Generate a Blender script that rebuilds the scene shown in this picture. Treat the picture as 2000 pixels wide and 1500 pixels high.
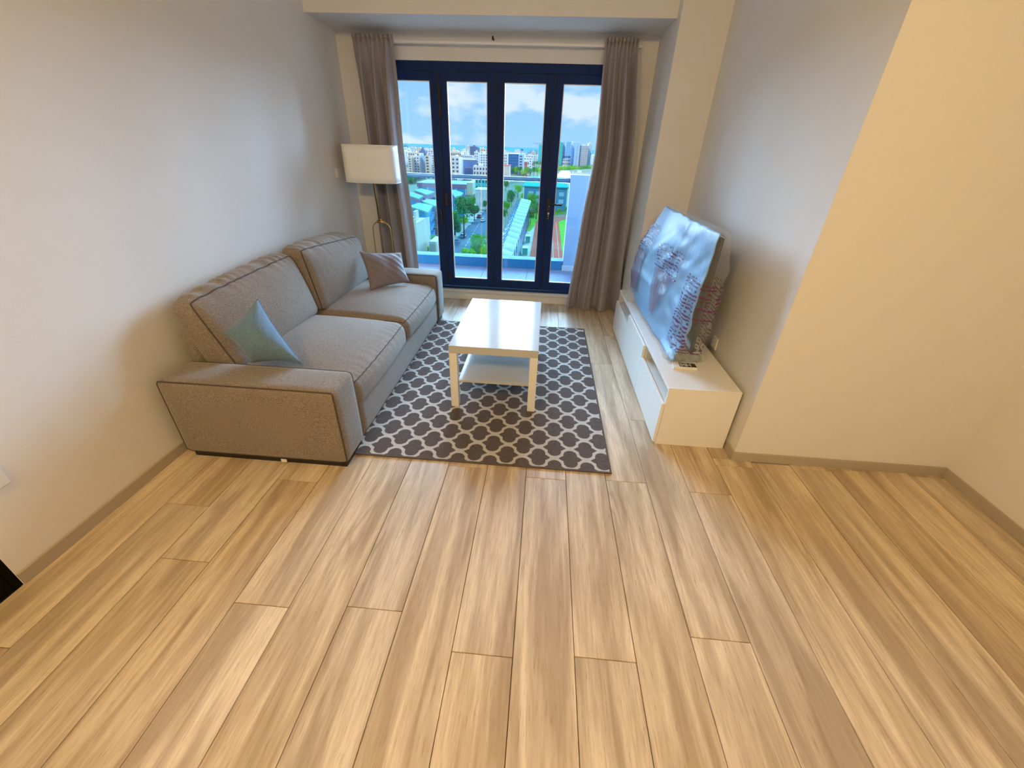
import bpy, bmesh, math, random
from mathutils import Vector, Matrix
R = random.Random(7)
sc = bpy.context.scene
for o in list(bpy.data.objects): bpy.data.objects.remove(o)
C = sc.collection

# ------------------------------------------------------------------ camera
F, PITCH, YAW, ROLL, H = 794.93, 0.52904, 0.06264, 0.03439, 1.5095
cp, sp, cy, sy = math.cos(PITCH), math.sin(PITCH), math.cos(YAW), math.sin(YAW)
FW = Vector((-sy*cp, cy*cp, -sp)); r0 = Vector((cy, sy, 0)); u0 = r0.cross(FW)
RT = r0*math.cos(ROLL) + u0*math.sin(ROLL); UP = -r0*math.sin(ROLL) + u0*math.cos(ROLL)
cam = bpy.data.objects.new('camera', bpy.data.cameras.new('camera')); C.objects.link(cam)
cam.matrix_world = Matrix(((RT.x, UP.x, -FW.x, 0), (RT.y, UP.y, -FW.y, 0), (RT.z, UP.z, -FW.z, H), (0, 0, 0, 1)))
cam.data.sensor_width = 36; cam.data.lens = F/2000*36; cam.data.clip_end = 20000; cam.data.clip_start = .05
sc.camera = cam
def P(px, py, Y):
    """survey helper: the point at distance Y that stands on the sight line measured at (px, py)"""
    d = FW*F + RT*(px-1000) - UP*(py-750)
    return Vector((0, 0, H)) + d*(Y/d.y)
def PZ(px, py, z):
    d = FW*F + RT*(px-1000) - UP*(py-750)
    return Vector((0, 0, H)) + d*((z-H)/d.z)

# ------------------------------------------------------------------ light and exposure
vs = sc.view_settings; vs.view_transform = 'Standard'; vs.look = 'None'; vs.exposure = 0.0; vs.gamma = 1; vs.use_curve_mapping = False
SKY_ZEN, SKY_HOR = (.10, .40, .98), (.36, .68, 1.0)
W = bpy.data.worlds.new('sky'); sc.world = W; W.use_nodes = True
nt = W.node_tree; nt.nodes.clear()
out = nt.nodes.new('ShaderNodeOutputWorld'); bg = nt.nodes.new('ShaderNodeBackground')
tc = nt.nodes.new('ShaderNodeTexCoord'); sep = nt.nodes.new('ShaderNodeSeparateXYZ')
nt.links.new(tc.outputs['Generated'], sep.inputs[0])
ramp = nt.nodes.new('ShaderNodeValToRGB'); ramp.color_ramp.elements[0].color = (*SKY_HOR, 1); ramp.color_ramp.elements[1].color = (*SKY_ZEN, 1)
ramp.color_ramp.elements[1].position = .5
nt.links.new(sep.outputs['Z'], ramp.inputs[0])
mp = nt.nodes.new('ShaderNodeMapping'); mp.inputs['Scale'].default_value = (1, 1, 2.4); mp.inputs['Location'].default_value = (.93, .5, .21)
nz = nt.nodes.new('ShaderNodeTexNoise'); nz.inputs['Scale'].default_value = 6.5; nz.inputs['Detail'].default_value = 7; nz.inputs['Roughness'].default_value = .52
nt.links.new(tc.outputs['Generated'], mp.inputs[0]); nt.links.new(mp.outputs[0], nz.inputs['Vector'])
cr = nt.nodes.new('ShaderNodeValToRGB'); cr.color_ramp.elements[0].position = .50; cr.color_ramp.elements[1].position = .61
cr.color_ramp.elements[0].color = (0, 0, 0, 1); cr.color_ramp.elements[1].color = (.75, .75, .75, 1)
nt.links.new(nz.outputs['Fac'], cr.inputs[0])
mx = nt.nodes.new('ShaderNodeMix'); mx.data_type = 'RGBA'
nt.links.new(cr.outputs[0], mx.inputs[0]); nt.links.new(ramp.outputs[0], mx.inputs[6]); mx.inputs[7].default_value = (.82, .92, 1.0, 1)
nt.links.new(mx.outputs[2], bg.inputs[0]); bg.inputs[1].default_value = 1.08
nt.links.new(bg.outputs[0], out.inputs[0])

def sun(name, direction, strength, angle, col):
    l = bpy.data.lights.new(name, 'SUN'); l.energy = strength; l.angle = math.radians(angle); l.color = col
    o = bpy.data.objects.new(name, l); C.objects.link(o)
    o.rotation_euler = Vector(direction).to_track_quat('-Z', 'Y').to_euler(); return o
sun('afternoon_sun', (.45, .80, -.65), 2.4, 1.5, (1, .97, .9))            # behind the building, lights the town
sun('window_fill_sun', (.03, -1, -.01), 60, 84, (.46, .68, 1.0))            # added wide cool fill through the glazed door, brightens the room
def area(name, loc, size, e, col, to):
    l = bpy.data.lights.new(name, 'AREA'); l.shape = 'DISK'; l.size = size; l.energy = e; l.color = col
    o = bpy.data.objects.new(name, l); C.objects.link(o); o.location = loc
    o.rotation_euler = (Vector(to)-Vector(loc)).to_track_quat('-Z', 'Y').to_euler(); return o
area('warm_ceiling_lamp', (-1.30, -.55, 2.70), .40, 42, (1, .68, .27), (-.6, .6, 0))
area('warm_kitchen_lamp', (.50, -.8, 2.70), .45, 48, (1, .70, .31), (.6, 1.0, 0))

# ------------------------------------------------------------------ materials
def srgb(r, g, b):
    f = lambda c: c/12.92 if c <= .04045 else ((c+.055)/1.055)**2.4
    return (f(r/255), f(g/255), f(b/255))
def mat(name, col, rough=.6, metal=0, var=0, vscale=20, bump=0, bscale=200, spec=None, rnd=0, stretch=None):
    m = bpy.data.materials.new(name); m.use_nodes = True; n = m.node_tree; b = n.nodes['Principled BSDF']
    b.inputs['Base Color'].default_value = (*col, 1); b.inputs['Roughness'].default_value = rough; b.inputs['Metallic'].default_value = metal
    if spec is not None: b.inputs['Specular IOR Level'].default_value = spec
    t = n.nodes.new('ShaderNodeTexCoord')
    src = t.outputs['Object']
    if stretch:
        mp = n.nodes.new('ShaderNodeMapping'); mp.inputs['Scale'].default_value = stretch; n.links.new(src, mp.inputs[0]); src = mp.outputs[0]
    if var or rnd:
        hs = n.nodes.new('ShaderNodeHueSaturation'); hs.inputs['Color'].default_value = (*col, 1)
        ma = n.nodes.new('ShaderNodeMath'); ma.operation = 'MULTIPLY_ADD'
        z = n.nodes.new('ShaderNodeTexNoise'); z.inputs['Scale'].default_value = vscale; z.inputs['Detail'].default_value = 5
        n.links.new(src, z.inputs['Vector']); n.links.new(z.outputs['Fac'], ma.inputs[0])
        ma.inputs[1].default_value = var*2; ma.inputs[2].default_value = 1-var
        val = ma.outputs[0]
        if rnd:
            oi = n.nodes.new('ShaderNodeObjectInfo'); m2 = n.nodes.new('ShaderNodeMath'); m2.operation = 'MULTIPLY_ADD'
            n.links.new(oi.outputs['Random'], m2.inputs[0]); m2.inputs[1].default_value = rnd*2; m2.inputs[2].default_value = 1-rnd
            m3 = n.nodes.new('ShaderNodeMath'); m3.operation = 'MULTIPLY'; n.links.new(val, m3.inputs[0]); n.links.new(m2.outputs[0], m3.inputs[1]); val = m3.outputs[0]
        n.links.new(val, hs.inputs['Value']); n.links.new(hs.outputs[0], b.inputs['Base Color'])
    if bump:
        z2 = n.nodes.new('ShaderNodeTexNoise'); z2.inputs['Scale'].default_value = bscale; z2.inputs['Detail'].default_value = 3
        n.links.new(src, z2.inputs['Vector'])
        bp = n.nodes.new('ShaderNodeBump'); bp.inputs['Strength'].default_value = bump; bp.inputs['Distance'].default_value = .004
        n.links.new(z2.outputs['Fac'], bp.inputs['Height']); n.links.new(bp.outputs[0], b.inputs['Normal'])
    return m
class X:                                   # tiny maths on shader sockets
    def __init__(s, nt, sock): s.nt, s.s = nt, sock
    def op(s, o, *a, clamp=False):
        n = s.nt.nodes.new('ShaderNodeMath'); n.operation = o; n.use_clamp = clamp
        for i, v in enumerate((s,)+a):
            if isinstance(v, X): s.nt.links.new(v.s, n.inputs[i])
            else: n.inputs[i].default_value = v
        return X(s.nt, n.outputs[0])
    def __add__(s, o): return s.op('ADD', o)
    def __sub__(s, o): return s.op('SUBTRACT', o)
    def __mul__(s, o): return s.op('MULTIPLY', o)
    def fr(s): return s.op('FRACT')
    def ab(s): return s.op('ABSOLUTE')
    def pw(s, e): return s.op('POWER', e)
    def lt(s, o): return s.op('LESS_THAN', o)
    def mn(s, o): return s.op('MINIMUM', o)
    def mxx(s, o): return s.op('MAXIMUM', o)
    def sq(s): return s.op('SQRT')
def coords(n, kind='Object'):
    t = n.nodes.new('ShaderNodeTexCoord'); s = n.nodes.new('ShaderNodeSeparateXYZ'); n.links.new(t.outputs[kind], s.inputs[0])
    return [X(n, s.outputs[i]) for i in range(3)]
def mixcol(n, fac, a, b):
    m = n.nodes.new('ShaderNodeMix'); m.data_type = 'RGBA'
    if isinstance(fac, X): n.links.new(fac.s, m.inputs[0])
    else: m.inputs[0].default_value = fac
    for i, c in ((6, a), (7, b)):
        if isinstance(c, tuple): m.inputs[i].default_value = (*c[:3], 1)
        else: n.links.new(c, m.inputs[i])
    return m.outputs[2]
def tex(n, scale, detail=3, vec=None, distortion=0, rough=.5):
    z = n.nodes.new('ShaderNodeTexNoise'); z.inputs['Scale'].default_value = scale; z.inputs['Detail'].default_value = detail
    z.inputs['Distortion'].default_value = distortion; z.inputs['Roughness'].default_value = rough
    if vec is None:
        t = n.nodes.new('ShaderNodeTexCoord'); vec = t.outputs['Object']
    n.links.new(vec, z.inputs['Vector']); return X(n, z.outputs['Fac'])

M = {}
M['wall'] = mat('wall_paint', (.74, .715, .68), .85, var=.02, vscale=3, bump=.12, bscale=260)
M['ceil'] = mat('ceiling_paint', (.80, .79, .76), .9, bump=.05)
M['base'] = mat('skirting_laminate', (.42, .36, .28), .5, var=.12, vscale=4, stretch=(14, .8, 40))
M['subfloor'] = mat('underlay', (.05, .035, .02), .9, var=.1)
M['white'] = mat('white_lacquer', (.80, .78, .74), .28, var=.01, vscale=5)
M['whiteg'] = mat('white_gloss_lacquer', (.50, .50, .49), .14, var=.01, vscale=5, spec=.10)
M['frame'] = mat('dark_blue_grey_aluminium', (.009, .028, .105), .55, bump=.1, bscale=900, var=.08, vscale=60, spec=.12)
M['gasket'] = mat('black_rubber', (.006, .006, .012), .6, var=.1)
M['blackm'] = mat('black_metal', (.008, .008, .012), .35, var=.1)
M['steel'] = mat('steel', (.6, .6, .6), .3, metal=1, var=.05)
M['brass'] = mat('brass', (.62, .42, .15), .28, metal=1, var=.05)
M['sill'] = mat('pale_stone', (.62, .60, .56), .45, var=.05, vscale=30)
M['dark'] = mat('dark_stained_wood', (.003, .0022, .0015), .7, spec=.1, var=.2, vscale=8, stretch=(20, 20, 1))
M['pipe'] = mat('dark_brown_piping', (.075, .055, .045), .8, var=.1, vscale=200)
M['leg'] = mat('black_plastic', (.012, .01, .01), .5, var=.1)
M['tagw'] = mat('white_tag', (.75, .73, .7), .7, var=.03)
M['shade'] = mat('white_shade_fabric', (.90, .88, .83), .85, bump=.15, bscale=500, var=.02)
M['plastic'] = mat('white_plastic', (.75, .74, .72), .35, var=.02)
M['tvb'] = mat('black_tv_plastic', (.01, .01, .013), .25, var=.1)

def fabric(name, a, b, scale=330, bump=.5):
    m = bpy.data.materials.new(name); m.use_nodes = True; n = m.node_tree; s = n.nodes['Principled BSDF']
    z = tex(n, scale, 2); z2 = tex(n, 3.5, 3)
    f = ((z-.5)*3.0+.5).op('ADD', 0, clamp=True)
    col = mixcol(n, f, a, b)
    hs = n.nodes.new('ShaderNodeHueSaturation'); n.links.new(col, hs.inputs['Color']); n.links.new((z2*.3+.85).s, hs.inputs['Value'])
    n.links.new(hs.outputs[0], s.inputs['Base Color'])
    s.inputs['Roughness'].default_value = .92; s.inputs['Sheen Weight'].default_value = .25; s.inputs['Specular IOR Level'].default_value = .2
    bp = n.nodes.new('ShaderNodeBump'); bp.inputs['Strength'].default_value = bump; bp.inputs['Distance'].default_value = .002
    n.links.new(z.s, bp.inputs['Height']); n.links.new(bp.outputs[0], s.inputs['Normal'])
    return m
M['sofa'] = fabric('grey_brown_weave', (.115, .088, .066), (.34, .28, .225))
M['curt'] = fabric('taupe_curtain_cloth', (.25, .225, .235), (.38, .345, .36), 420, .3)
M['teal'] = fabric('blue_grey_velvet', (.08, .14, .20), (.16, .26, .36), 300, .4)
M['mauve'] = fabric('grey_mauve_satin', (.15, .125, .135), (.26, .22, .24), 300, .2)
M['mauve'].node_tree.nodes['Principled BSDF'].inputs['Roughness'].default_value = .45

def wood():
    m = bpy.data.materials.new('pale_oak_plank'); m.use_nodes = True; n = m.node_tree; s = n.nodes['Principled BSDF']
    t = n.nodes.new('ShaderNodeTexCoord'); oi = n.nodes.new('ShaderNodeObjectInfo')
    off = n.nodes.new('ShaderNodeVectorMath'); off.operation = 'MULTIPLY_ADD'
    cmb = n.nodes.new('ShaderNodeCombineXYZ')
    rr = X(n, oi.outputs['Random'])
    for i, k in enumerate((31.7, 57.3, 11.1)): n.links.new((rr*k).s, cmb.inputs[i])
    add = n.nodes.new('ShaderNodeVectorMath'); add.operation = 'ADD'
    n.links.new(t.outputs['Object'], add.inputs[0]); n.links.new(cmb.outputs[0], add.inputs[1])
    def mapd(sc_):
        mp = n.nodes.new('ShaderNodeMapping'); mp.inputs['Scale'].default_value = sc_; n.links.new(add.outputs[0], mp.inputs[0]); return mp.outputs[0]
    fine = tex(n, 8, 8, mapd((14, .9, 1)), rough=.65)
    broad = tex(n, 2.2, 3, mapd((7.5, .55, 1)), .5)
    ring = tex(n, 1.6, 2, mapd((5, .55, 1)), .9)
    rings = ((ring*26).op('SINE')*.5+.5).pw(3.0)
    ringmask = ((tex(n, 1.3, 2, mapd((4, .7, 1)))-.52)*6).op('ADD', 0, clamp=True)
    c = mixcol(n, ((broad-.5)*4.2+.5).op('ADD', 0, clamp=True), (.71, .575, .405), (.42, .315, .205))
    c = mixcol(n, ((fine-.5)*3.6+.3).op('ADD', 0, clamp=True)*.5, c, (.33, .225, .135))
    pore = ((tex(n, 9, 3, mapd((26, 1.6, 1)), .4)-.60)*9).op('ADD', 0, clamp=True)
    c = mixcol(n, pore*.45, c, (.24, .155, .09))
    c = mixcol(n, rings*ringmask*.5, c, (.27, .17, .10))
    hs = n.nodes.new('ShaderNodeHueSaturation'); n.links.new(c, hs.inputs['Color']); n.links.new((rr*.12+.96).s, hs.inputs['Value'])
    n.links.new(((rr*7.3).fr()*.14+.93).s, hs.inputs['Saturation'])
    n.links.new(hs.outputs[0], s.inputs['Base Color']); s.inputs['Roughness'].default_value = .42
    bp = n.nodes.new('ShaderNodeBump'); bp.inputs['Strength'].default_value = .12; bp.inputs['Distance'].default_value = .001
    n.links.new(fine.s, bp.inputs['Height']); n.links.new(bp.outputs[0], s.inputs['Normal'])
    return m
M['plank'] = wood()

RX1, RY0, RX0, RY1 = .448, 1.685, -1.02, 3.706
def rugmat():
    m = bpy.data.materials.new('trellis_rug_pile'); m.use_nodes = True; n = m.node_tree; s = n.nodes['Principled BSDF']
    x, y, z = coords(n); p = .1785
    u = (x-.230)*(1/p); v = (y-1.775)*(1/p)
    wob = (tex(n, 260, 2)-.5)*.03
    def shape(a, b):
        a = (a.fr()-.5).ab()+wob; b = (b.fr()-.5).ab()+wob; bb = b-.185
        circ = ((a*a+bb*bb).sq()) * (1/.215)
        lens = ((a.mxx(0.0001)*(1/.37)).pw(1.12)+(b.mxx(0.0001)*(1/.27)).pw(1.12))
        return circ.mn(lens)
    d = shape(u+.5, v+.5).mn(shape(u, v))
    dark = d.lt(1.0)
    ex = (x-RX0).mn((x*-1)+RX1); ey = (y-RY0).mn((y*-1)+RY1)
    dark = dark.mxx(ex.mn(ey).lt(.011))
    nn = tex(n, 60, 4); nf = tex(n, 700, 2)
    cd = mixcol(n, nn, (.085, .068, .062), (.16, .13, .12)); cl = mixcol(n, nn, (.50, .46, .42), (.62, .58, .54))
    n.links.new(mixcol(n, dark, cl, cd), s.inputs['Base Color']); s.inputs['Roughness'].default_value = .95; s.inputs['Specular IOR Level'].default_value = .1
    bp = n.nodes.new('ShaderNodeBump'); bp.inputs['Strength'].default_value = .7; bp.inputs['Distance'].default_value = .003
    n.links.new(((dark*-.35)+nf).s, bp.inputs['Height']); n.links.new(bp.outputs[0], s.inputs['Normal'])
    return m
M['rug'] = rugmat()

def glass(name, tint, refl=.06, rough=.0):
    m = bpy.data.materials.new(name); m.use_nodes = True; n = m.node_tree; n.nodes.clear()
    o = n.nodes.new('ShaderNodeOutputMaterial'); t = n.nodes.new('ShaderNodeBsdfTransparent'); g = n.nodes.new('ShaderNodeBsdfGlossy')
    t.inputs[0].default_value = (*tint, 1); g.inputs['Roughness'].default_value = rough
    fr = n.nodes.new('ShaderNodeFresnel'); fr.inputs[0].default_value = 1.35
    mx = n.nodes.new('ShaderNodeMixShader'); n.links.new(fr.outputs[0], mx.inputs[0]); n.links.new(t.outputs[0], mx.inputs[1]); n.links.new(g.outputs[0], mx.inputs[2])
    n.links.new(mx.outputs[0], o.inputs[0]); return m
M['glass'] = glass('window_glass', (.97, .985, .98)); M['bglass'] = glass('tinted_balustrade_glass', (.70, .93, .95))

def filmmat():
    m = bpy.data.materials.new('printed_clear_film'); m.use_nodes = True; n = m.node_tree; s = n.nodes['Principled BSDF']; o = [q for q in n.nodes if q.type == 'OUTPUT_MATERIAL'][0]
    x, y, z = coords(n); y = y+2.86; z = z+.385
    # printed text rows: short dashes along y, rows along z, inside two blocks
    w = tex(n, 9, 3); yy = y+(w-.5)*.07; zz = z+(w-.5)*.05
    rows = (zz*46).fr().lt(.48); dash = tex(n, 1, 1); 
    dsh = ((yy*190).op('SINE')+(yy*117+3).op('SINE')+(zz*46).op('FLOOR').op('MULTIPLY', 2.1).op('SINE')).op('GREATER_THAN', -.9)
    def box(y0, y1, z0, z1):
        return yy.op('GREATER_THAN', y0)*yy.lt(y1)*zz.op('GREATER_THAN', z0)*zz.lt(z1)
    slope = zz+(yy*.10)
    blockA = box(2.62, 3.06, .80, .97); blockB = box(2.28, 2.48, .46, .90).mxx(box(2.20, 2.285, .66, .88)); blockC = box(3.22, 3.50, .86, 1.03)
    solid = box(2.66, 3.02, .50, .80)*((yy-2.86).ab().lt((zz-.44)*.55)); solidB = box(3.30, 3.6, .52, .84)*.8
    prn = (blockA.mxx(blockB).mxx(blockC))*rows*dsh
    tot = prn.mxx(solid*.75).mxx(solidB)
    col = mixcol(n, tot, (.80, .88, .95), (.13, .025, .11))
    n.links.new(col, s.inputs['Base Color']); s.inputs['Roughness'].default_value = .22
    bz = tex(n, 26, 4, distortion=1.2); bp = n.nodes.new('ShaderNodeBump'); bp.inputs['Strength'].default_value = .6; bp.inputs['Distance'].default_value = .012
    n.links.new(bz.s, bp.inputs['Height']); n.links.new(bp.outputs[0], s.inputs['Normal'])
    tr = n.nodes.new('ShaderNodeBsdfTransparent'); mx = n.nodes.new('ShaderNodeMixShader')
    n.links.new((tot*.74+.11).s, mx.inputs[0]); n.links.new(tr.outputs[0], mx.inputs[1]); n.links.new(s.outputs[0], mx.inputs[2]); n.links.new(mx.outputs[0], o.inputs[0])
    return m
M['film'] = filmmat()
M['foam'] = mat('blue_white_foam_sheet', (.17, .36, .60), .45, var=.14, vscale=5, bump=1.0, bscale=14, stretch=(1, 1.8, .7))

# outdoor materials
def om(k, c, rough=.9, var=.06, vs_=.15, **kw): M[k] = mat('town_'+k, c, rough, var=var, vscale=vs_, spec=0.0, **kw)
om('bwhite', (.60, .61, .62)); om('bcream', (.60, .54, .44)); om('bpale', (.62, .70, .76)); om('bblue', (.05, .20, .46)); om('bslate', (.14, .18, .30), var=.2)
om('bteal', (.10, .52, .52)); om('bsky', (.30, .52, .72)); om('bmauve', (.28, .17, .30)); om('bwin', (.05, .10, .18), .3); om('bwinb', (.03, .30, .62), .3)
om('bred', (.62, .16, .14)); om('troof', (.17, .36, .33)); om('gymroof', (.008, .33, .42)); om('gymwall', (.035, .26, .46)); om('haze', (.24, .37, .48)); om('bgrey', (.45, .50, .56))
om('road', (.10, .16, .21), var=.15); om('pave', (.38, .44, .36)); om('trackred', (.46, .12, .08), var=.05); om('turf', (.12, .36, .05), var=.15, vs_=.3); om('line', (.5, .5, .48))
om('ground', (.16, .22, .17), var=.35, vs_=.03); om('sea', (.06, .22, .32), .5); om('canopy', (.42, .56, .50)); om('strut', (.06, .26, .55)); om('green1', (.11, .42, .06), var=.5, vs_=3)
om('green2', (.04, .28, .09), var=.5, vs_=3); om('green3', (.26, .58, .05), var=.4, vs_=3); om('bark', (.12, .08, .05)); om('cyanshade', (.02, .30, .28))
M['tile'] = mat('balcony_tile', (.19, .20, .30), .7, var=.05, vscale=6, spec=.1); M['kerb'] = mat('blue_kerb_stone', (.004, .14, .30), .6, var=.06, vscale=8)
M['para'] = mat('white_parapet_paint', (.24, .36, .50), .85, var=.02); M['rail'] = mat('grey_teal_rail', (.06, .15, .22), .4, var=.05)
M['joint'] = mat('grout', (.10, .16, .24), .9, var=.05)

# ------------------------------------------------------------------ builders
class MB:
    def __init__(s): s.b = bmesh.new()
    def box(s, x0, x1, y0, y1, z0, z1):
        vs_ = [s.b.verts.new((x, y, z)) for z in (z0, z1) for x, y in ((x0, y0), (x1, y0), (x1, y1), (x0, y1))]
        for f in ((3, 2, 1, 0), (4, 5, 6, 7), (0, 1, 5, 4), (1, 2, 6, 5), (2, 3, 7, 6), (3, 0, 4, 7)): s.b.faces.new([vs_[i] for i in f])
        return s
    def prism(s, pts, z0, z1):
        """pts: plan polygon counter-clockwise; z1 a number or a list"""
        n = len(pts); zt = z1 if isinstance(z1, (list, tuple)) else [z1]*n; zb = z0 if isinstance(z0, (list, tuple)) else [z0]*n
        a = [s.b.verts.new((p[0], p[1], zb[i])) for i, p in enumerate(pts)]; t = [s.b.verts.new((p[0], p[1], zt[i])) for i, p in enumerate(pts)]
        s.b.faces.new(a[::-1]); s.b.faces.new(t)
        for i in range(n): s.b.faces.new((a[i], a[(i+1) % n], t[(i+1) % n], t[i]))
        return s
    def tube(s, path, r, seg=8, closed=False):
        path = [Vector(p) for p in path]; n = len(path); rings = []; prev = None
        for i, p in enumerate(path):
            if closed: d = path[(i+1) % n]-path[i-1]
            else: d = path[min(i+1, n-1)]-path[max(i-1, 0)]
            d.normalize()
            if prev is None: a = d.orthogonal().normalized()
            else: a = (prev - d*prev.dot(d)); a = a.normalized() if a.length > 1e-6 else d.orthogonal().normalized()
            prev = a; b_ = d.cross(a); rr = r[i] if isinstance(r, (list, tuple)) else r
            rings.append([s.b.verts.new(p+a*math.cos(t)*rr+b_*math.sin(t)*rr) for t in [2*math.pi*k/seg for k in range(seg)]])
        m = n if closed else n-1
        for i in range(m):
            A, B = rings[i], rings[(i+1) % n]
            for k in range(seg): s.b.faces.new((A[k], A[(k+1) % seg], B[(k+1) % seg], B[k]))
        if not closed: s.b.faces.new(rings[0][::-1]); s.b.faces.new(rings[-1])
        return s
    def grid(s, f, nu, nv, closeu=False):
        g = [[s.b.verts.new(f(i/nu, j/nv)) for j in range(nv+1)] for i in range(nu if closeu else nu+1)]
        for i in range(nu):
            for j in range(nv): 
                A, B = g[i], g[(i+1) % len(g)]
                s.b.faces.new((A[j], B[j], B[j+1], A[j+1]))
        return g
    def build(s, name, m, parent=None, bevel=0, smooth=False, seg=2, weld=0):
        if weld: bmesh.ops.remove_doubles(s.b, verts=s.b.verts, dist=weld)
        bmesh.ops.recalc_face_normals(s.b, faces=s.b.faces)
        root = parent; off = Vector((0, 0, 0))
        while root is not None: off += root.location; root = root.parent
        me = bpy.data.meshes.new(name); s.b.to_mesh(me); s.b.free()
        if parent is not None: me.transform(Matrix.Translation(-off))
        if m is not None: me.materials.append(m)
        if smooth: me.polygons.foreach_set('use_smooth', [True]*len(me.polygons))
        o = bpy.data.objects.new(name, me); C.objects.link(o); o.parent = parent
        if bevel:
            md = o.modifiers.new('bevel', 'BEVEL'); md.width = bevel; md.segments = seg; md.limit_method = 'ANGLE'; md.harden_normals = False
        return o
def tag(o, label=None, cat=None, group=None, kind=None):
    for k, v in (('label', label), ('category', cat), ('group', group), ('kind', kind)):
        if v: o[k] = v
    return o
def thing(name, loc, label, cat, group=None, kind=None):
    o = bpy.data.objects.new(name, None); C.objects.link(o); o.location = loc; o.empty_display_size = .1
    return tag(o, label, cat, group, kind)
def struct(o): o['kind'] = 'structure'; return o
def box(name, m, d, parent=None, bevel=0): return MB().box(*d).build(name, m, parent, bevel)

# ------------------------------------------------------------------ the room
XL, XR, XC, XC2, YJ, YK, XK, YF, ZB, YB, ZC = -1.906, 2.293, 1.155, 1.187, 1.891, 3.80, .846, 4.41, 2.33, 3.908, 2.78
WX0, WX1, WZ0, WZ1 = -1.60, .60, .115, 2.13
box_s = lambda n, m, d: struct(box(n, m, d))
box_s('wall_left', M['wall'], (XL-.12, XL, .813, YF+.2, -.1, ZC))
box_s('wall_left_over_door', M['wall'], (XL-.12, XL, -.12, .813, 2.08, ZC))
box_s('wall_left_rear', M['wall'], (XL-.12, XL, -2.3, -.12, -.1, ZC))
box_s('wall_rear', M['wall'], (XL-.12, XR+.12, -2.42, -2.3, -.1, ZC))
box_s('wall_right', M['wall'], (XR, XR+.12, -2.3, YJ, -.1, ZC))
struct(MB().prism([(XC, YJ), (XR+.12, YJ), (XR+.12, YJ+.12), (XC+.12, YJ+.12)], -.1, ZC).build('wall_right_return', M['wall']))
struct(MB().prism([(XC, YJ+.0005), (XC+.12, YJ+.12), (XC2+.12, YK), (XC2, YK)], -.1, ZC).build('wall_right_niche', M['wall']))
box_s('wall_right_column', M['wall'], (XK, XC2+.12, YK, YF+.2, -.1, ZC))
wb = MB(); wb.box(XL, WX0, YF, YF+.2, -.1, ZC); wb.box(WX1, XK, YF, YF+.2, -.1, ZC); wb.box(WX0, WX1, YF, YF+.2, WZ1, ZC); wb.box(WX0, WX1, YF, YF+.2, -.1, WZ0-.03)
struct(wb.build('wall_back', M['wall']))
box_s('ceiling', M['ceil'], (XL-.12, XR+.12, -2.42, YF+.2, ZC, ZC+.2))
box_s('ceiling_beam', M['wall'], (XL, XK, YB, YF, ZB, ZC))
box_s('trim_1', M['sill'], (WX0-.02, WX1+.02, YF-.028, YF+.2, WZ0-.03, WZ0))
# dark door leaf in the left wall
d1 = thing('door_1', (XL-.06, .35, 0), None, None, kind='structure')
box('door_leaf', M['dark'], (XL-.05, XL-.004, -.10, .79, .003, 2.06), d1, .002)
fr = MB(); fr.box(XL-.1, XL+.0, .79, .813, 0, 2.08); fr.box(XL-.1, XL+.0, -.12, -.10, 0, 2.08); fr.box(XL-.1, XL, -.10, .79, 2.06, 2.08); fr.build('door_frame', M['dark'], d1)
# skirting boards
BH, BT = .056, .012
def baseb(name, pts): struct(MB().prism(pts, 0, BH).build(name, M['base'], None, .0015))
baseb('baseboard_left', [(XL, .815), (XL+BT, .815), (XL+BT, YF), (XL, YF)])
baseb('baseboard_right', [(XR-BT, -2.3), (XR, -2.3), (XR, YJ-BT), (XR-BT, YJ-BT)])
baseb('baseboard_right_return', [(XC-BT, YJ-BT), (XR, YJ-BT), (XR, YJ), (XC, YJ)])
baseb('baseboard_right_niche', [(XC-BT, YJ-BT), (XC, YJ), (XC2, YK), (XC2-BT, YK)])
# floor: slab and planks
fl = struct(MB().prism([(XL-.12, -2.42), (XR+.12, -2.42), (XR+.12, YJ), (XC2, YJ), (XC2, YF), (XL-.12, YF)], -.1, -.014).build('floor', M['subfloor']))
PWD, G = .2113, .0012
joints = {-3: .6, -2: 1.25, -1: .972, 0: 1.459, 1: .823, 2: .34, 3: .849, 4: .30, 5: .73, 6: 1.615, 7: .754, 8: 1.639, 9: .859, 10: 1.60, 11: .47, 12: .515, 13: .49, 14: .51, 15: .60, 16: .5, 17: .515}
def plank(x0, x1, y0, y1):
    if y1-y0 < .02 or x1-x0 < .01: return
    cx, cy_ = (x0+x1)/2, (y0+y1)/2; w, l = (x1-x0)/2-G, (y1-y0)/2-G
    o = MB().box(-w, w, -l, l, -.013, 0).build('plank', M['plank'], None, .0012, seg=1); o.location = (cx, cy_, 0); o.parent = fl
for k in range(-3, 18):
    x0, x1 = max(-1.279+PWD*(k), XL), min(-1.279+PWD*(k+1), XR)
    ys = [joints[k]+1.36*i for i in range(-4, 5)]
    ytop = YF if x0 < XC-.02 else YJ
    for a, b in zip(ys, ys[1:]):
        a, b = max(a, -1.0), min(b, ytop)
        if b <= a: continue
        if x0 < XC < x1 and b > YJ:
            plank(x0, x1, a, min(b, YJ)) if a < YJ else None; plank(x0, XC, max(a, YJ), b)
        else: plank(x0, x1, a, b)

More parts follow.
